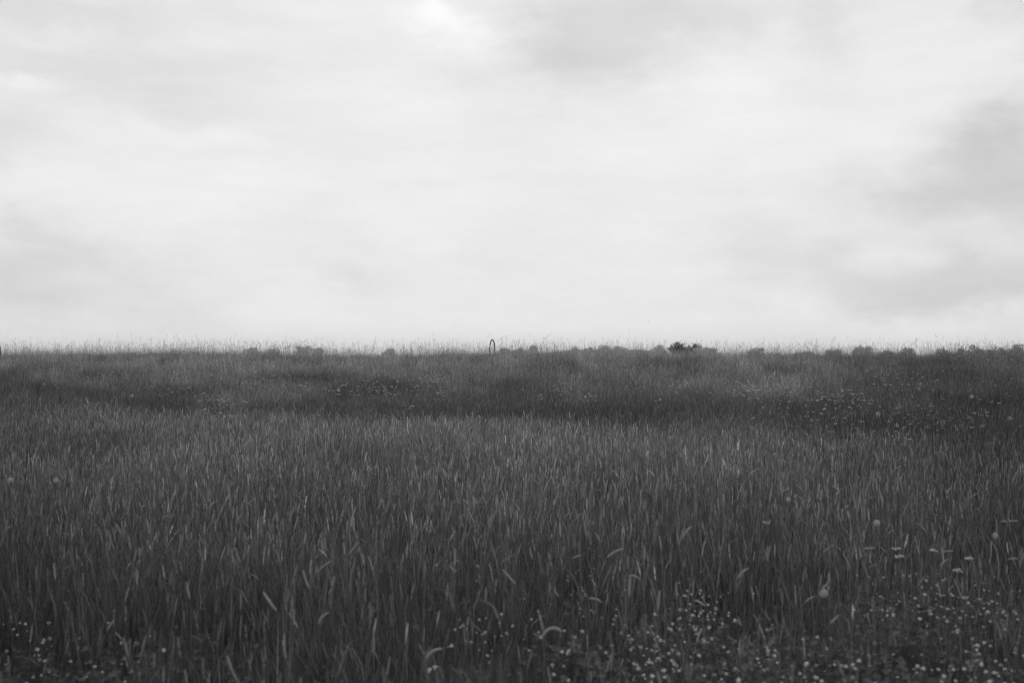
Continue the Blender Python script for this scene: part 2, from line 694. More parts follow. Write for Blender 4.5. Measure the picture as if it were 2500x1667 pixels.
x, y = sample(1.9, 28, 330)
s = y - boundary(np.clip(x, -16, 16))
cm = clover_map(x, y)
keep = rng.random(len(x)) < np.where(s < 0, 1.0, 0.85 * np.exp(-(np.maximum(s + 7.0 * fbm(x / 2.2, y / 1.6, 161, 3), 0) / np.interp(x, [-9, -3, 4], [2.0, 4.2, 4.2])) ** 2)) * (1 - 0.75 * cm) * np.interp(y, [2, 4.5, 8], [.22, .34, 1.0]) * (0.75 + .7 * fbm(x / .8, y / .8, 171, 2))
x, y, cm = x[keep], y[keep], cm[keep]
n = len(x)
P = np.stack([x, y, terrain(x, y) - 0.01], -1)
tl = np.interp(y, [3, 6, 9], [.17, .09, .055]) * (1 + 5 * np.maximum(0, fbm(x / 1.4, y / 1.4, 181, 2) - .22))
rot = np.stack([rng.normal(0, 1, n) * tl, rng.normal(0, 1, n) * tl, rng.uniform(0, 6.283, n)], -1)
sz = rng.normal(1.0, .15, n).clip(.65, 1.35) * (1 - .15 * cm)
scl = np.stack([sz * rng.uniform(.9, 1.15, n)] * 2 + [sz], -1)
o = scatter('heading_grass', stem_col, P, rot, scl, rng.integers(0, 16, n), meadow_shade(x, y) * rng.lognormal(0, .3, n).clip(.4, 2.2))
tag(o, 'tall meadow grass with pale cylindrical seed heads', 'grass', kind='stuff')
print('stems', n)

kinds = [clump(18, .08, .26, .50, .0022, .0042, .5, 0, 4, .7) for i in range(8)] + [clump(14, .06, .16, .32, .003, .006, 1.2, 0, 3, .5) for i in range(4)]
leaf_col = source('meadow_leaf_clump', kinds, MEADOW_MATS)
x, y = sample(1.7, 25, 95)
s = y - boundary(np.clip(x, -16, 16))
cm = clover_map(x, y)
keep = rng.random(len(x)) < np.where(s < 0, 1.0, np.exp(-(np.maximum(s + 6.0 * fbm(x / 2.2, y / 1.6, 161, 3), 0) / 3.5) ** 2)) * (1 - .35 * cm) * (.85 + .9 * fbm(x / .7, y / .7, 191, 2))
x, y, cm = x[keep], y[keep], cm[keep]
n = len(x)
P = np.stack([x, y, terrain(x, y) - 0.01], -1)
rot = np.stack([rng.normal(0, .10, n), rng.normal(0, .10, n), rng.uniform(0, 6.283, n)], -1)
sz = rng.normal(.95, .15, n).clip(.6, 1.35) * (1 - .42 * cm)
scl = np.stack([sz, sz, sz], -1)
idx = np.where(rng.random(n) < .25 + .5 * cm, rng.integers(8, 12, n), rng.integers(0, 8, n))
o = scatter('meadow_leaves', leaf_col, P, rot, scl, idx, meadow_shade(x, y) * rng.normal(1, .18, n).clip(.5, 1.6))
tag(o, 'leafy understorey of the near meadow', 'grass', kind='stuff')
print('leaf clumps', n)



def leaflets(n):
    mb = MB()
    for j in range(n):
        a = random.uniform(0, 6.28)
        q = .10 * math.sqrt(random.random())
        h = random.uniform(.06, .20)
        p = Vector((q * math.cos(a), q * math.sin(a), h))
        mb.tone = random.uniform(.8, 1.1)
        mb.tube([Vector((p.x * .7, p.y * .7, 0)), p], [.0008, .0007], 3, 1, False)
        nrm = Vector((random.gauss(0, .45), random.gauss(0, .45), 1)).normalized()
        u = nrm.orthogonal().normalized()
        mb.tone = random.lognormvariate(0, .35)
        for k in range(3):
            d = Matrix.Rotation(k * 2.094 + a, 3, nrm) @ u
            e = nrm.cross(d)
            L = random.uniform(.013, .02)
            up = nrm * .003
            mb.add([p, p + d * L * .5 + e * L * .48 + up, p + d * L + e * L * .2 + up, p + d * L * .92, p + d * L - e * L * .2 + up, p + d * L * .5 - e * L * .48 + up],
                   [(0, 1, 2, 3), (0, 3, 4, 5)], 0)
    return mb


clov_col = source('clover_leaf_patch', [leaflets(16) for i in range(6)], MEADOW_MATS)
x, y = sample(1.7, 8.5, 110)
cm = clover_map(x, y)
keep = rng.random(len(x)) < np.clip(cm * 1.1, 0.06, 1) * np.interp(y, [2, 5, 8.5], [1, 1, .3])
x, y = x[keep], y[keep]
n = len(x)
P = np.stack([x, y, terrain(x, y)], -1)
rot = np.stack([rng.normal(0, .1, n), rng.normal(0, .1, n), rng.uniform(0, 6.283, n)], -1)
sz = rng.uniform(.8, 1.3, n)
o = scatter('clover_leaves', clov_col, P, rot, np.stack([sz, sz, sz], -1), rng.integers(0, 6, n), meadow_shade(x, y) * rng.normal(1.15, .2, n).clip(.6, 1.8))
tag(o, 'low clover leaves between the grass stems', 'ground cover', kind='stuff')
print('clover leaves', n)

# ------------------------------------------------------------------ bank: fine tufts, then tall wispy stems up to the crest
BANK_MATS = [M_SLOPE, M_WISP]


def bank_tuft():
    mb = clump(30, .15, .20, .46, .005, .011, .9, 0, 3, .6)
    for j in range(4):
        a = random.uniform(0, 6.28)
        q = .15 * math.sqrt(random.random())
        sub = panicle(random.uniform(.40, .66), random.uniform(.05, .3), random.uniform(0, .7), random.uniform(.06, .12), 7)
        rm = Matrix.Rotation(random.uniform(0, 6.28), 3, 'Z')
        mb.tone = random.lognormvariate(0, .45)
        mb.add([rm @ Vector(v) + Vector((q * math.cos(a), q * math.sin(a), 0)) for v in sub.v], sub.f, 1)
    return mb


kinds = [bank_tuft() for i in range(10)]
tuft_col = source('bank_grass_tuft', kinds, BANK_MATS)
x, y = sample(10.5, 66, 34, 3.0, .54)
s = y - boundary(np.clip(x, -16, 16))
keep = (rng.random(len(x)) < np.clip((s + 2.4) / 3.0, 0, 1)) & (rng.random(len(x)) < np.interp(y, [20, 40, 66], [1, .8, .5]))
x, y, s = x[keep], y[keep], s[keep]
n = len(x)
P = np.stack([x, y, terrain(x, y) - 0.01], -1)
rot = np.stack([rng.normal(0, .10, n), rng.normal(0, .10, n), rng.uniform(0, 6.283, n)], -1)
hgt = np.interp(s, [-2, 1, 9, 18, 26], [1.0, .8, .9, .95, .85]) * rng.normal(1, .14, n).clip(.6, 1.4) * (1 + .9 * fbm(x / 1.2, y / 1.2, 201, 3))
scl = np.stack([rng.uniform(.85, 1.2, n), rng.uniform(.85, 1.2, n), hgt], -1)
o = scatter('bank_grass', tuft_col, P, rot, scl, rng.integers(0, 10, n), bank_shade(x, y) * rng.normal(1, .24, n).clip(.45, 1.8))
tag(o, 'fine grass covering the rising bank up to the skyline', 'grass', kind='stuff')
print('tufts', n)

kinds = [panicle(random.uniform(.7, 1.12), random.uniform(.02, .12), random.choice([0, .1, .3, .5, .9]), random.uniform(.10, .19), random.randint(14, 24), thick=.0021) for i in range(14)]
wisp_col = source('tall_grass_stem', kinds, BANK_MATS)
x, y = sample(24, 58, 18, 3.0, .54)
keep = rng.random(len(x)) < np.interp(y, [24, 32, 37, 41, 50, 58], [.03, .06, .2, .7, .6, .35]) * (0.75 + 1.5 * fbm(x / 2.0, y / 2.5, 221, 3))
x, y = x[keep], y[keep]
n = len(x)
P = np.stack([x, y, terrain(x, y) - 0.01], -1)
rot = np.stack([rng.normal(0, .06, n), rng.normal(0, .06, n), rng.uniform(0, 6.283, n)], -1)
sz = rng.normal(1.0, .14, n).clip(.6, 1.4) * np.interp(y, [24, 40], [.75, 1.0])
scl = np.stack([sz * 1.2, sz * 1.2, sz], -1)
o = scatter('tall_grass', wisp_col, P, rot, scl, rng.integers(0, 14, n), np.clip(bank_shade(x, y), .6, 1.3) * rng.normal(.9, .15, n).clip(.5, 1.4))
tag(o, 'tall wispy grass stems standing against the sky on the crest', 'grass', kind='stuff')
print('tall', n)

# ------------------------------------------------------------------ trees beyond the crest


def tree_parts(name, H, W, seed, nleaf, loc, leaf=0.5, open_=0.25):
    rnd = random.Random(seed)
    t = empty(name, loc, rnd.uniform(0, 6.28))
    tr = MB()
    top = H * .62
    pts = [Vector((rnd.uniform(-.02, .02) * H * i, rnd.uniform(-.02, .02) * H * i, top * i / 5)) for i in range(6)]
    tr.tube(pts, [H * .030 * (1 - .8 * i / 6) for i in range(6)], 6)
    lobes = [(Vector((rnd.uniform(-.08, .08) * W, 0, H * .56)), W * .36, H * .26)]
    skew = rnd.uniform(-.16, .16) * H
    for j in range(rnd.randint(8, 12)):
        a = rnd.uniform(0, 6.28)
        e = rnd.uniform(-.35, 1.25)
        c = Vector((math.cos(a) * math.cos(e) * W * .34, math.sin(a) * math.cos(e) * W * .34, H * (.58 + .30 * math.sin(e) * rnd.uniform(.75, 1.05))))
        k_ = rnd.uniform(.5, 1.6)
        c.z += skew * c.x / (W * .34) * .6 + rnd.uniform(-.05, .05) * H
        c.z = min(c.z, H * (1 - .10 * k_))
        lobes.append((c, W * .15 * k_, H * .10 * k_))
        st = pts[rnd.randint(2, 4)]
        tr.tube([st, st.lerp(c, .5) + Vector((0, 0, -.03 * H)), c], [H * .012, H * .008, H * .003], 4)
    tr.build('trunk', [M_BARK], t)
    cr = MB()
    for k in range(nleaf):
        c, rx, rz = lobes[0] if k % 5 < 2 else rnd.choice(lobes[1:])
        d = Vector((rnd.gauss(0, 1), rnd.gauss(0, 1), rnd.gauss(0, 1))).normalized() * rnd.uniform(.5, 1.0 + (.55 if rnd.random() < .12 else .1))
        p = c + Vector((d.x * rx, d.y * rx, d.z * rz))
        if p.z < H * .12:
            continue
        u = Vector((rnd.gauss(0, 1), rnd.gauss(0, 1), rnd.gauss(0, 1))).normalized()
        w = u.orthogonal().normalized()
        sc = leaf * rnd.uniform(.6, 1.3)
        w.rotate(Matrix.Rotation(rnd.uniform(0, 6.28), 3, u))
        v = u.cross(w)
        cr.add([p - w * sc, p + v * sc * .55, p + w * sc, p - v * sc * .55], [(0, 1, 2, 3)])
    cr.build('crown', [M_LEAF], t)
    return t


# photo column, row of the treetop, width in px, distance, label
TREES = [
    (616, 848, 36, 640, 'pale hazy low tree, farthest left of the treetops over the crest'),
    (664, 852, 34, 660, 'low hazy treetop in the gap left of the tallest left-hand tree'),
    (741, 840, 38, 620, 'hazy round-headed tree, tallest of those left of the metal hoop'),
    (776, 850, 26, 640, 'small hazy tree tucked against the right side of the round-headed tree'),
    (948, 851, 34, 650, 'lone low hazy treetop midway between the round tree and the hoop'),
    (1232, 850, 34, 600, 'low hazy treetop directly right of the metal hoop'),
    (1262, 847, 28, 600, 'hazy treetop behind thick grass, second to the right of the hoop'),
    (1298, 843, 36, 580, 'hazy leafy tree at the end of the clump right of the hoop'),
    (1402, 848, 32, 620, 'small pale tree on the left shoulder of the far hill'),
    (1438, 848, 28, 625, 'low pale tree on the top of the far hill left of its peak'),
    (1474, 844, 34, 620, 'pale tree forming the peak of the far hill'),
    (1512, 848, 34, 625, 'pale tree on the far hill right beside its peak tree'),
    (1604, 843, 44, 560, 'pale hazy tree just left of the dark bush on the skyline'),
    (1702, 841, 36, 560, 'pale hazy tree just right of the dark bush on the skyline'),
    (1732, 850, 50, 570, 'low spreading pale tree sloping down right of the dark bush'),
    (1846, 850, 46, 520, 'rounded solitary hazy tree in the gap right of the dark bush'),
    (1962, 855, 44, 500, 'very low hazy treetop barely above the grass right of the solitary tree'),
    (2036, 850, 36, 480, 'grey treetop left of the pair with the pointed top'),
    (2096, 845, 26, 470, 'grey tree with a pointed top, left one of the close pair'),
    (2118, 847, 34, 465, 'grey bushy tree, right one of the close pair'),
    (2162, 855, 34, 460, 'low grey treetop right of the close pair'),
    (2218, 848, 46, 380, 'dark grey treetop between the close pair and the right-hand grove'),
    (2306, 853, 44, 340, 'low dark treetop at the left foot of the right-hand grove'),
    (2350, 849, 38, 300, 'dark tree at the left end of the right-hand grove'),
    (2386, 841, 38, 290, 'dark rounded tree, tallest of the left half of the grove'),
    (2422, 844, 44, 295, 'dark broad tree in the middle of the right-hand grove'),
    (2453, 845, 36, 300, 'dark tree squeezed in the grove beside the isolated round crown'),
    (2482, 840, 34, 285, 'dark tree with isolated round crown near the right edge'),
    (2510, 851, 34, 290, 'dark tree cut by the right edge of the view'),
]
for i, (px, row, w, dist, lab) in enumerate(TREES):
    X = (px - 1250) / F * dist
    zg = float(far_hill(np.array([X]), np.array([dist]))[0]) if 540 < dist < 840 and -60 < X < 190 else tz(X, dist)
    zg = max(zg, tz(X, dist)) - 0.2
    H = CZ + (HROW - row + 3) / F * dist - zg
    W = w / F * dist * 1.3
    t = tree_parts('broadleaf_tree', H, W, 100 + i, 1700, (X, dist, zg), leaf=dist * 0.0008)
    tag(t, lab, 'tree', 'trees beyond the crest')

# the dark open bush just behind the crest
bx, by = (1660 - 1250) / F * 74, 74.0
bz = tz(bx, by)
rnd = random.Random(5)
bush = empty('hawthorn_bush', (bx, by, bz))
HB = CZ + (HROW - 833) / F * by - bz
stm, lv = MB(), MB()
for j in range(24):
    a = rnd.uniform(0, 6.28)
    spread = rnd.uniform(.1, 1.35)
    hh = HB * (1.0 - .16 * spread * spread * rnd.uniform(.6, 1.4)) * rnd.uniform(.86, 1.0)
    tip = Vector((math.cos(a) * spread * 1.1, math.sin(a) * spread * .9, hh * .96))
    mid = Vector((tip.x * .45, tip.y * .45, hh * .55))
    stm.tube([Vector((tip.x * .06, tip.y * .06, 0)), mid, tip], [.035, .022, .006], 4)
    for b in range(7):
        f = rnd.uniform(.62, 1.0)
        p0 = mid.lerp(tip, (f - .5) * 2)
        p1 = p0 + Vector((rnd.uniform(-.28, .28), rnd.uniform(-.28, .28), rnd.uniform(-.05, .22)))
        stm.tube([p0, p1], [.008, .004], 3)
        for k in range(26):
            p = p0.lerp(p1, rnd.uniform(.2, 1.1)) + Vector((rnd.gauss(0, .05), rnd.gauss(0, .05), rnd.gauss(0, .045)))
            u = Vector((rnd.gauss(0, 1), rnd.gauss(0, 1), rnd.gauss(0, 1))).normalized()
            w = u.orthogonal().normalized()
            v = u.cross(w)
            sc = rnd.uniform(.028, .055)
            lv.add([p - w * sc, p + v * sc * .6, p + w * sc, p - v * sc * .6], [(0, 1, 2, 3)])
stm.build('branches', [M_BARK], bush)
lv.build('foliage', [M_LEAF], bush)
tag(bush, 'dark open-branched bush standing on the skyline among pale far trees', 'bush')

# ------------------------------------------------------------------ metal hoop on the crest
hx, hy = (1202 - 1250) / F * 42.5, 42.5
hz = tz(hx, hy)
hoop = empty('metal_hoop', (hx, hy, hz), R(90 - 19.5))
HH = CZ + (HROW - 828.7) / F * hy - hz
HW = 0.30
pts = [Vector((-HW * .94, 0, -.15)), Vector((-HW * .98, 0, HH * .35)), Vector((-HW, 0, HH - HW * 1.25))]
for k in range(1, 16):
    a = math.pi - math.pi * k / 16
    pts.append(Vector((HW * math.cos(a), 0, HH - HW * 1.25 + HW * 1.22 * math.sin(a))))
pts += [Vector((HW, 0, HH - HW * 1.25)), Vector((HW * .97, 0, HH * .35)), Vector((HW * .92, 0, -.15))]
mb = MB()
mb.tube(pts, [.027] * len(pts), 10)
mb.build('hoop_tube', [M_METAL], hoop, True)
for sx in (-1, 1):
    ft = MB()
    ft.tube([Vector((sx * HW * .97, 0, HH * .40)), Vector((sx * HW * .97, 0, HH * .40 + .05))], [.036, .036], 10)
    ft.build('collar', [M_METAL], hoop, True)
tag(hoop, 'narrow dark metal hoop standing upright in the grass on the crest', 'hoop')

# dark post cut by the left edge
r_ = (1.0 - 1250) / F
pxy = (r_ * 40.0, 40.0)
pz = tz(*pxy)
ph = CZ + (HROW - 846) / F * 40.0 - pz
mb = MB()
mb.tube([(0, 0, -.2), (0.01, 0, ph * .5), (-.03, 0, ph - .02), (-.035, 0, ph)], [.036, .034, .032, .012], 7)
post = mb.build('fence_post', [M_WOOD], None, False, (pxy[0], pxy[1], pz))
tag(post, 'dark weathered post at the left edge of the crest', 'post')

# ------------------------------------------------------------------ flowers


def clover_mesh(seed):
    rnd = random.Random(seed)
    el = rnd.uniform(.75, 1.1)
    full = rnd.uniform(-.5, .5)
    mb = MB()
    mb.tube([(.02, 0, -.16), (.01, 0, -.04), (.004, .002, .09), (0, 0, .178)], [.0013, .0012, .0011, .001], 3, 1, False)
    cc = Vector((0, 0, .185))
    hb_ = [cc + Vector((.0055 * math.cos(t) * math.cos(e), .0055 * math.sin(t) * math.cos(e), .0050 * math.sin(e))) for e in (-1.2, -.4, .4, 1.2) for t in [6.283 * j / 7 for j in range(7)]]
    mb.add(hb_, [(r * 7 + j, r * 7 + (j + 1) % 7, r * 7 + 7 + (j + 1) % 7, r * 7 + 7 + j) for r in range(3) for j in range(7)] + [tuple(range(21, 28))], 0)
    for k in range(40):
        d = Vector((rnd.gauss(0, 1), rnd.gauss(0, 1), rnd.gauss(full, .9) * el)).normalized()
        c = Vector((0, 0, .185))
        wl = rnd.uniform(.6, 1.3)
        b, tip = c + d * .004, c + Vector((d.x * .0118 * wl, d.y * .0118 * wl, d.z * .0100 * wl))
        s = d.orthogonal().normalized() * .0022
        q = d.cross(s).normalized() * .0022
        mb.add([b, c + d * .008 + s, tip, c + d * .008 - s], [(0, 1, 2, 3)], 0)
        mb.add([b, c + d * .008 + q, tip, c + d * .008 - q], [(0, 1, 2, 3)], 0)
    return mb.mesh('clover_flower', [(M_PETAL, M_PETAL, M_FADED)[seed % 3], M_FSTEM])


M_FADED = material('faded_petal', 0.42, 0.35, 200, 0.2, 0.8, 0.1)
CLOVER = [clover_mesh(i) for i in range(9)]
# photo regions of the sward: column range, row range, number
REG = [
    (0, 210, 1500, 1660, 26), (230, 420, 1560, 1667, 7), (1120, 1260, 1480, 1570, 16), (1230, 1480, 1430, 1640, 26), (1480, 1700, 1500, 1660, 62), (1640, 1780, 1410, 1530, 34),
    (1660, 1900, 1560, 1667, 26), (1880, 2120, 1570, 1667, 30), (2110, 2300, 1420, 1520, 18), (2240, 2470, 1430, 1520, 40), (2270, 2500, 1560, 1667, 52), (1100, 1230, 1330, 1400, 8),
    (1380, 1480, 1370, 1420, 5), (2100, 2340, 1385, 1430, 8), (830, 1000, 1365, 1400, 6),
]
pl = []
for (a, b, c, d, k) in REG:
    for j in range(int(k * 1.75)):
        pl.append((random.gauss((a + b) / 2, (b - a) * .34), random.gauss((c + d) / 2, (d - c) * .36)))
pl = pl[:]
random.shuffle(pl)


def put(name, me, loc, rz, sc, tilt=0.0):
    o = bpy.data.objects.new(name, me)
    C.collection.objects.link(o)
    o.location = loc
    o.rotation_euler = (random.gauss(0, tilt), random.gauss(0, tilt), rz)
    o.scale = (sc, sc, sc)
    return o


def clover_label(px, row):
    if px < 430:
        return 'the lower left patch'
    if row < 1405 and px < 1300:
        return 'the gap left of centre'
    if px < 1480:
        return 'the sward around the double bloom' if px < 1250 else 'the sward below the big arch'
    if px < 1790:
        return 'the gap above the dense drift' if row < 1500 else 'the dense lower middle drift'
    if row < 1530:
        return 'the tiny patch under the umbels'
    return 'the lower right drift' if px > 2180 else 'the bottom strip before that corner'


ORD = 'first second third fourth fifth sixth seventh eighth ninth tenth eleventh twelfth'.split() + ['farthest'] * 60


def name_by_place(groups, noun):
    """each flower by its row in the patch it belongs to, then its order in that row"""
    for patch, lst in groups.items():
        lst.sort(key=lambda a: a[1])
        nr = max(1, min(9, round(len(lst) / 6)))
        rows = {1: [''], 2: ['upper', 'lower'], 3: ['top', 'middle', 'bottom'], 4: ['top', 'upper', 'lower', 'bottom'], 5: ['top', 'upper', 'middle', 'lower', 'bottom']}
        rows = rows.get(nr, ['topmost', 'high', 'upper', 'upper middle', 'middle', 'lower middle', 'lower', 'low', 'bottom'][:nr - 1] + ['bottom'])
        per = math.ceil(len(lst) / nr)
        for k in range(nr):
            part = sorted(lst[k * per:(k + 1) * per], key=lambda a: a[0])
            for m_, (a, b, o) in enumerate(part):
                rw = (rows[k] + ' row of ') if rows[k] else ''
                o['label'] = '%s %s from left in %s%s' % (ORD[m_], noun, rw, patch)


placed = {}
spots = []
for (px, row) in pl:
    h = random.uniform(.17, .30)
    q = ray_hit(px, row, h, 1.8, 30)
    if q:
        spots.append((q[1], q[0], h, px, row, random.uniform(.4, .98)))
spots.sort()
drift = []
for k, (yy, xx, h, px, row, sw) in enumerate(spots):
    if k < 298:
        o = put('clover_flower', CLOVER[k % 9], (xx, yy, tz(xx, yy) + h - .19 * sw), random.uniform(0, 6.28), sw, .14)
        tag(o, None, 'clover flower', 'white clover flowers in the meadow')
        placed.setdefault(clover_label(px, row), []).append((px, row, o))
    else:
        drift.append((CLOVER[k % 9], (xx, yy, tz(xx, yy) + h - .19 * sw), sw, sw))


def one_mass(name, items, mats, label):
    vs, fs, ms = [], [], []
    for (me, loc, sx, sz_) in items:
        o0 = len(vs)
        ca, sa = math.cos(len(vs)), math.sin(len(vs))
        vs += [(loc[0] + (v.co.x * ca - v.co.y * sa) * sx, loc[1] + (v.co.x * sa + v.co.y * ca) * sx, loc[2] + v.co.z * sz_) for v in me.vertices]
        for p in me.polygons:
            fs.append(tuple(i + o0 for i in p.vertices))
            ms.append(p.material_index)
    me = bpy.data.meshes.new(name)
    me.from_pydata(vs, [], fs)
    for m in mats:
        me.materials.append(m)
    me.polygons.foreach_set('material_index', ms)
    o = bpy.data.objects.new(name, me)
    C.collection.objects.link(o)
    tag(o, label, 'flowers', kind='stuff')


if drift:
    one_mass('clover_drift', drift, [M_PETAL, M_FSTEM], 'small white clover heads scattered farther back in the meadow')
name_by_place(placed, 'clover head')


M_CREAM = material('cream_petal', 0.40, 0.25, 120, 0.2, 0.8, 0.1)
M_YAR = material('dull_white_petal', 0.55, 0.2, 120, 0.2, 0.8, 0.1)


def yarrow_mesh(seed, head=None):
    rnd = random.Random(seed)
    mb = MB()
    hub = Vector((0, 0, .46))
    mb.tube([(0, 0, 0), (.008, 0, .22), hub], [.0025, .0022, .002], 3, 1, False)
    for k in range(11):
        a = rnd.uniform(0, 6.28)
        q = .034 * math.sqrt(rnd.random()) + .004
        c = Vector((q * math.cos(a), q * math.sin(a), .50 - q * .22 + rnd.uniform(-.004, .004)))
        mb.tube([hub, c], [.001, .001], 3, 1, False)
        r0 = rnd.uniform(.010, .016)
        ring = [c + Vector((r0 * math.cos(t) * rnd.uniform(.8, 1.1), r0 * math.sin(t) * rnd.uniform(.8, 1.1), -.002)) for t in [6.283 * j / 7 for j in range(7)]]
        mb.add(ring + [c + Vector((0, 0, .006)), c - Vector((0, 0, .006))], [(j, (j + 1) % 7, 7) for j in range(7)] + [((j + 1) % 7, j, 8) for j in range(7)], 0)
    for k in range(4):
        add_blade(mb, (0, 0, rnd.uniform(.05, .25)), .10, .012, rnd.uniform(0, 6.28), 1.0, 1)
    return mb.mesh('yarrow_flower', [head or (M_YAR, M_CREAM)[seed % 2], M_FSTEM])


YAR = [yarrow_mesh(i) for i in range(5)]
YNEAR = [yarrow_mesh(20 + i, M_CREAM) for i in range(5)]
# column, row, half width, half height, number, wording
YREG = [
    (525, 992, 62, 20, 30, 'left patch of the dip'), (420, 950, 45, 16, 10, 'sparse left end'), (240, 925, 110, 30, 8, 'sparse left end'),
    (655, 920, 45, 14, 16, 'patch below the round tree'), (735, 932, 12, 6, 3, 'patch below the round tree'), (822, 948, 20, 9, 10, 'tuft left of the main drift'),
    (930, 938, 58, 17, 42, 'main middle drift'), (1035, 916, 28, 12, 14, 'drift below the hoop'), (1075, 930, 14, 8, 6, 'drift below the hoop'),
    (1078, 966, 12, 5, 5, 'drift below the hoop'), (1000, 992, 22, 5, 5, 'middle foot of the bank'), (780, 1012, 25, 12, 7, 'middle foot of the bank'),
    (1555, 890, 55, 14, 30, 'drift under the dark bush'), (1350, 952, 40, 20, 16, 'scatter right of centre'), (1432, 964, 16, 7, 8, 'scatter right of centre'),
    (1620, 940, 70, 16, 16, 'low scatter below the bush'), (1850, 952, 70, 12, 34, 'long drift right of centre'), (1990, 880, 110, 16, 30, 'crest by the solitary tree'),
    (2120, 915, 50, 18, 20, 'right upper bank'), (2050, 968, 80, 12, 42, 'densest right bank drift'), (2010, 1010, 120, 35, 34, 'right bank foot'),
    (2410, 870, 90, 9, 44, 'crest before the dark grove'), (2270, 1022, 80, 32, 46, 'dark right bank foot'), (2230, 925, 70, 25, 20, 'right upper bank'), (2420, 960, 80, 60, 24, 'dark right end'),
]
yl = []
for (cx, cy, hw, hh, k, wd) in YREG:
    for j in range(int(k * 1.7)):
        yl.append((random.gauss(cx, hw * .75), random.gauss(cy, hh * .8), wd))
rest = []
yplaced = {}
ny = 0
yl2 = []
for (px, row, wd) in yl:
    q = ray_hit(px, max(row, 858), .50, 9.0, 45)
    if q is None:
        q = ray_hit(px, 872, .50, 9.0, 45)
    if q:
        yl2.append((q[1], q[0], wd))
yl2.sort()
for (yy, xx, wd) in yl2:
    sc = random.uniform(.75, 1.1)
    if ny < 295:
        o = put('yarrow_flower', YAR[ny % 5], (xx, yy, tz(xx, yy)), random.uniform(0, 6.28), sc, .16)
        sw = random.uniform(.5, .95)
        o.scale = (sw, sw, sc)
        tag(o, None, 'yarrow flower', 'flat white umbels on the bank')
        yplaced.setdefault('the ' + wd, []).append((xx / yy, -yy, o))
        ny += 1
    else:
        rest.append((xx, yy, sc))
name_by_place(yplaced, 'white umbel')
if rest:
    one_mass('far_yarrow_flowers', [(YAR[k % 5], (a, b, tz(a, b)), c * .8, c) for k, (a, b, c) in enumerate(rest)], [M_PETAL, M_FSTEM], 'flat white umbels scattered along the upper bank')
print('clover', len(spots), 'yarrow', ny, 'rest', len(rest))

# dandelion clocks


def clock(px, row, h, r, lab, dense=1.0):
    q = ray_hit(px, row, h, 2, 45)
    if not q:
        return
    rnd = random.Random(int(px * 7 + row))
    t = empty('dandelion_clock', (q[0], q[1], tz(*q)), rnd.uniform(0, 6))
    st = MB()
    st.tube([(0, 0, 0), (.01, .004, h * .5), (0, 0, h)], [.0024, .0022, .002], 5, 0, False)
    st.build('stem', [M_FSTEM], t)
    c = Vector((0, 0, h))
    hd = MB()
    hd.tube([c - Vector((0, 0, r * .2)), c, c + Vector((0, 0, r * .18))], [r * .12, r * .22, r * .1], 6)
    n = int(170 * dense)
    for k in range(n):
        zz = 1 - 2 * (k + .5) / n
        a = k * 2.39996
        q_ = math.sqrt(1 - zz * zz)
        d = Vector((q_ * math.cos(a), q_ * math.sin(a), zz))
        s = d.orthogonal().normalized() * r * .15
        w = d.cross(s)
        p = c + d * r * rnd.uniform(.9, 1.02)
        hd.add([c + d * r * .15 - s * .12, c + d * r * .15 + s * .12, p], [(0, 1, 2)])
        hd.add([p - s, p + w, p + s, p - w], [(0, 1, 2, 3)])
    hd.build('seed_globe', [M_DOWN], t)
    tag(t, lab, 'seed clock', 'round seed clocks')


clock(28, 1172, .60, .023, 'bright round seed clock near the left edge of the near meadow')
clock(139, 1172, .58, .024, 'dim round seed clock just right of the bright one at the left edge', .6)
clock(2138, 1276, .58, .022, 'round seed clock standing above the flat umbels on the right')
clock(2008, 1447, .50, .022, 'largest round seed clock, beside a leaning seed head at lower right')
clock(2427, 1306, .56, .019, 'faint round seed clock near the right edge under level seed heads', .6)
clock(1923, 1219, .60, .018, 'small round seed clock right of centre behind bright leaning heads')
clock(2372, 968, .55, .042, 'round seed clock alone on the dark right bank')
clock(2143, 1010, .52, .042, 'round seed clock among white umbels on the right bank')
clock(2465, 1021, .52, .036, 'faint round seed clock near the right edge of the bank', .7)
clock(323, 966, .55, .045, 'round seed clock alone on the left dark bank')
clock(517, 915, .55, .042, 'pale seed clock high on the left bank, left of a near pair', .7)
clock(541, 924, .55, .042, 'pale seed clock high on the left bank, right of a near pair', .7)

# the white double bloom at the bottom
q = ray_hit(1055, 1627, .33, 2, 12)
dbl = empty('white_bloom', (q[0], q[1], tz(*q)))
st = MB()
st.tube([(0, 0, 0), (.01, .01, .18), (.004, 0, .32)], [.0018, .0016, .0014], 5, 0, False)
st.build('stem', [M_FSTEM], dbl)
for (ox, oz, rr, ln) in ((-.010, .318, .0125, 1.0), (.014, .330, .010, 1.5)):
    fl = MB()
    for k in range(7):
        a = 6.283 * k / 7
        d = Vector((math.cos(a) * ln, math.sin(a) * .8, .35 + .2 * math.sin(k * 2.1)))
        c = Vector((ox, 0, oz))
        tip = c + d * rr
        s = Vector((-d.y, d.x, 0)).normalized() * rr * .42
        up = Vector((0, 0, rr * .35))
        fl.add([c, c + d * rr * .6 + s + up, tip, c + d * rr * .6 - s + up, c + d * rr * .6 + up * 1.4], [(0, 1, 4), (1, 2, 4), (2, 3, 4), (3, 0, 4)])
    fl.tube([Vector((ox, 0, oz - .008)), Vector((ox, 0, oz + .006))], [rr * .4, rr * .55], 7)
    fl.build('blossom', [M_PETAL], dbl)
tag(dbl, 'bright white double bloom at the bottom, under an arching seed head', 'flower')

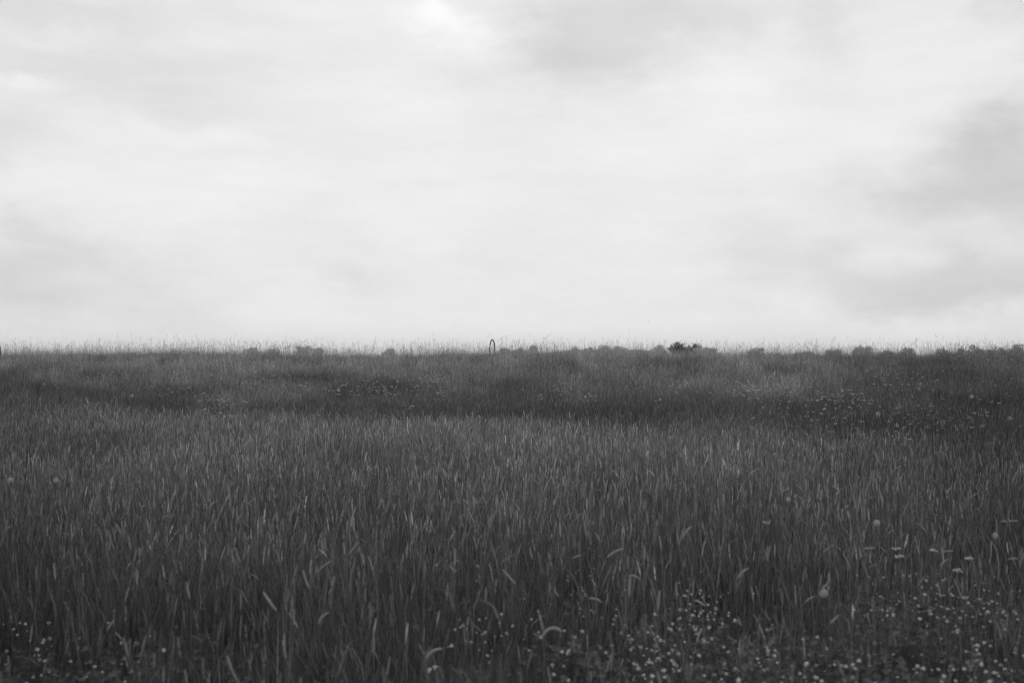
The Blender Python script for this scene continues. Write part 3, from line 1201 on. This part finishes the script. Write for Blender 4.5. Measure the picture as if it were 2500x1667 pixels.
# ------------------------------------------------------------------ seed heads that stand out one by one
# column, row of the head's middle, length px, lean of the head from upright in degrees (+ = to the right), curl, words
HEADS = [
    (864, 1338, 40, 38, 10, 'pale thick seed head leaning right, left of the middle'),
    (1105, 1389, 18, -45, 60, 'short bright hooked seed head in the gap left of the middle'),
    (748, 1412, 48, -18, 0, 'long pale seed head leaning slightly left in the lower left half'),
    (660, 1466, 56, -35, 10, 'long seed head leaning steeply left in the lower left half'),
    (1243, 1407, 46, -42, 5, 'straight pale seed head leaning left near the middle bottom'),
    (788, 1506, 44, 40, 60, 'pale arching seed head curving right at the lower left'),
    (1056, 1590, 52, 55, 70, 'arching seed head curving right above the white double bloom'),
    (1408, 1358, 26, 70, 20, 'bright forked-looking seed head lying level right of the middle'),
    (1549, 1404, 32, 110, 60, 'bright seed head hooked over to the right above the clover drift'),
    (1356, 1446, 22, -25, 70, 'small bright hooked seed head nodding left above the big arch'),
    (1342, 1534, 62, 70, 120, 'big bright hooked seed head bent right over, in front of the clover drift'),
    (1674, 1296, 42, 40, 40, 'bright seed head arching right in the upper part of the lower meadow'),
    (1453, 1461, 36, 105, 50, 'pale seed head drooping right beside the clover drift'),
    (1810, 1397, 40, 45, 30, 'pale seed head leaning right over the tiny clover patch'),
    (1500, 1346, 46, 62, 25, 'long pale seed head reaching right above the hooked one'),
    (2462, 1271, 44, 88, 4, 'level seed head lying flat at the right edge'),
    (2120, 1337, 28, 86, 4, 'level seed head lying flat left of the white umbels'),
    (2311, 1345, 26, 84, 4, 'level seed head lying flat between two white umbels'),
    (2470, 1363, 24, 88, 4, 'short level seed head under the seed clock by the right edge'),
    (2010, 1432, 26, 40, 0, 'seed head leaning right directly over the largest seed clock'),
    (2034, 1510, 28, 45, 0, 'thick seed head leaning right below the largest seed clock'),
    (2046, 1200, 22, 30, 0, 'upper of two very bright seed heads leaning right'),
    (1976, 1232, 24, 38, 0, 'lower of two very bright seed heads leaning right'),
    (411, 1259, 26, 75, 80, 'bright arched seed head on the left of the near meadow'),
    (1182, 1219, 26, -28, 0, 'pale seed head leaning left in the middle of the meadow'),
    (1150, 1260, 52, -25, 20, 'long seed head swaying left in the middle of the meadow'),
    (1430, 1264, 44, -12, 0, 'bright upright seed head right of the middle'),
    (949, 1194, 14, -15, 0, 'short bright seed head left of the middle'),
    (1353, 1168, 18, -10, 0, 'short bright seed head near the middle of the meadow'),
    (1420, 1212, 22, 15, 0, 'bright seed head leaning right near the middle'),
    (1428, 1164, 14, -20, 0, 'small bright seed head above the middle of the meadow'),
    (448, 1215, 26, 15, 0, 'pale seed head leaning right on the left of the meadow'),
    (1428, 1288, 44, -8, 0, 'tall upright seed head just right of the middle'),
    (365, 1286, 40, -12, 0, 'broad pale upright seed head on the left of the meadow'),
    (462, 1440, 42, -12, 0, 'broad pale seed head at the lower left above the clover'),
    (565, 1620, 46, -18, 0, 'blurred seed head leaning left at the bottom left'),
    (697, 1585, 46, -10, 0, 'pale seed head at the bottom, left of the white double bloom'),
    (720, 1505, 40, 4, 0, 'upright seed head at the lower left beside the arching one'),
    (1536, 1430, 52, 2, 0, 'thick upright seed head beside the bright hooked one'),
    (1607, 1465, 48, 4, 0, 'thin upright bright seed head in front of the clover drift'),
    (1650, 1440, 40, -3, 0, 'thin upright pale seed head right of the clover gap'),
    (137, 1395, 40, -6, 0, 'broad dim upright seed head at the left edge'),
    (270, 1330, 30, 4, 0, 'upright seed head standing among others at the left'),
    (1870, 1345, 26, 12, 0, 'pale seed head leaning right, left of the level heads'),
]


def stalk_thing(px, row, ln, lean, curl, lab):
    h = random.uniform(.50, .60)
    q = ray_hit(px, row, h, 1.9, 19)
    if not q:
        return
    L = np.clip(ln / F * q[1], .045, .13)
    a0 = R(lean - curl * .5)
    a1 = R(lean + curl * .5)
    rr = np.clip(L * .06, .0042, .0062)
    k = 8
    hp = [Vector((0, 0, 0))]
    for i in range(k):
        a = a0 + (a1 - a0) * i / (k - 1)
        hp.append(hp[-1] + Vector((math.sin(a), 0, math.cos(a))) * (L / k))
    mid = hp[k // 2]
    hp = [p - mid for p in hp]
    # stem from the ground up to the foot of the head, arriving in the head's direction
    foot = hp[0] + Vector((0, 0, h))
    d0 = Vector((math.sin(a0), 0, math.cos(a0)))
    base = Vector((foot.x - math.sin(a0) * .16 - .02, random.uniform(-.03, .03), 0))
    c1 = base + Vector((0, 0, h * .5))
    c2 = foot - d0 * h * .22
    sp = []
    for i in range(11):
        u = i / 10
        sp.append(base * (1 - u) ** 3 + c1 * 3 * u * (1 - u) ** 2 + c2 * 3 * u * u * (1 - u) + foot * u ** 3)
    zg = tz(*q)
    t = empty('seed_head_stalk', (q[0], q[1], zg))
    s = MB()
    s.tube(sp, [.0014 - .00005 * i for i in range(11)], 5, 0, False)
    s.build('stem', [M_STEM1], t)
    m = MB()
    add_head(m, [p + Vector((0, 0, h)) for p in hp], rr, 0, 70, 8)
    m.build('seed_head', [M_HEAD1], t)
    tag(t, lab, 'grass stalk', 'seed heads standing out from the meadow')


for a in HEADS:
    stalk_thing(*a)

# near white umbels on the right
for i, (px, row, lab) in enumerate(((2220, 1335, 'near flat white umbel, left one of a touching pair on the right'), (2244, 1338, 'near flat white umbel, right one of a touching pair on the right'),
                                    (2341, 1352, 'near flat white umbel by a drooping head at the right'), (2322, 1389, 'low near white umbel under the other near ones on the right'),
                                    (2214, 1355, 'small near umbel just below the touching pair'), (1836, 1264, 'small bright umbel among seed heads right of the middle'))):
    q = ray_hit(px, row, .56, 2, 15)
    sc = 1.12
    o = put('yarrow_flower', YNEAR[i % 5], (q[0], q[1], tz(*q)), i * 1.3, sc)
    o.scale = (.55, .55, sc)
    o.rotation_euler = (random.gauss(0, .2), random.gauss(0, .2), i * 1.3)
    tag(o, lab, 'yarrow flower', 'near flat white umbels')

# ------------------------------------------------------------------ two far birds


def bird(px, row, dist, span, roll, lab):
    mb = MB()
    b = span
    mb.tube([(0, -b * .28, 0), (0, -b * .20, .0), (0, -b * .02, 0), (0, b * .12, .01 * b), (0, b * .22, .02 * b), (0, b * .26, .015 * b)],
            [b * .012, b * .03, b * .065, b * .06, b * .04, b * .008], 6)
    for s in (-1, 1):
        v = [(s * .03 * b, .10 * b, .02 * b), (s * .03 * b, -.06 * b, .02 * b), (s * .25 * b, .13 * b, .09 * b), (s * .25 * b, -.03 * b, .08 * b), (s * .5 * b, .02 * b, .05 * b), (s * .44 * b, -.04 * b, .055 * b),
             (s * .03 * b, .10 * b, .0), (s * .03 * b, -.06 * b, .005 * b), (s * .25 * b, .13 * b, .08 * b), (s * .25 * b, -.03 * b, .075 * b)]
        mb.add(v, [(0, 1, 3, 2), (2, 3, 5, 4), (6, 8, 9, 7), (8, 4, 5, 9), (0, 2, 8, 6), (2, 4, 8), (1, 7, 9, 3), (3, 9, 5)])
    mb.add([(-.04 * b, -.36 * b, 0), (.04 * b, -.36 * b, 0), (.012 * b, -.22 * b, .008 * b), (-.012 * b, -.22 * b, .008 * b), (0, -.3 * b, -.01 * b)],
           [(0, 1, 2, 3), (0, 4, 1), (1, 4, 2), (2, 4, 3), (3, 4, 0)])
    o = mb.build('bird', [M_BIRD])
    o.location = ((px - 1250) / F * dist, dist, CZ + (HROW - row) / F * dist)
    o.rotation_euler = (R(-8), R(roll), R(25))
    tag(o, lab, 'bird', 'far birds over the field')


bird(1583, 785, 95, .27, 24, 'tiny bird gliding alone above the dark bush')
bird(2267, 816, 95, .13, 0, 'speck of a bird skimming the grass tips at the right')

# ------------------------------------------------------------------ the air: thin even haze round everything
hb = MB()
x0, x1, y0, y1, z0, z1 = -720, 720, -75, 915, -14.0, 14.0
hb.add([(x0, y0, z0), (x1, y0, z0), (x1, y1, z0), (x0, y1, z0), (x0, y0, z1), (x1, y0, z1), (x1, y1, z1), (x0, y1, z1)],
       [(3, 2, 1, 0), (4, 5, 6, 7), (0, 1, 5, 4), (1, 2, 6, 5), (2, 3, 7, 6), (3, 0, 4, 7)])
mh = bpy.data.materials.new('haze_air')
mh.use_nodes = True
t = mh.node_tree
t.nodes.clear()
on = t.nodes.new('ShaderNodeOutputMaterial')
pv = t.nodes.new('ShaderNodeVolumePrincipled')
pv.inputs['Color'].default_value = (.97, .97, .97, 1)
pv.inputs['Density'].default_value = 0.0008
pv.inputs['Anisotropy'].default_value = 0.35
t.links.new(pv.outputs[0], on.inputs['Volume'])
hz_o = hb.build('haze', [mh])
tag(hz_o, kind='stuff')
print('tris', sum(len(o.data.polygons) for o in C.objects if o.type == 'MESH'))
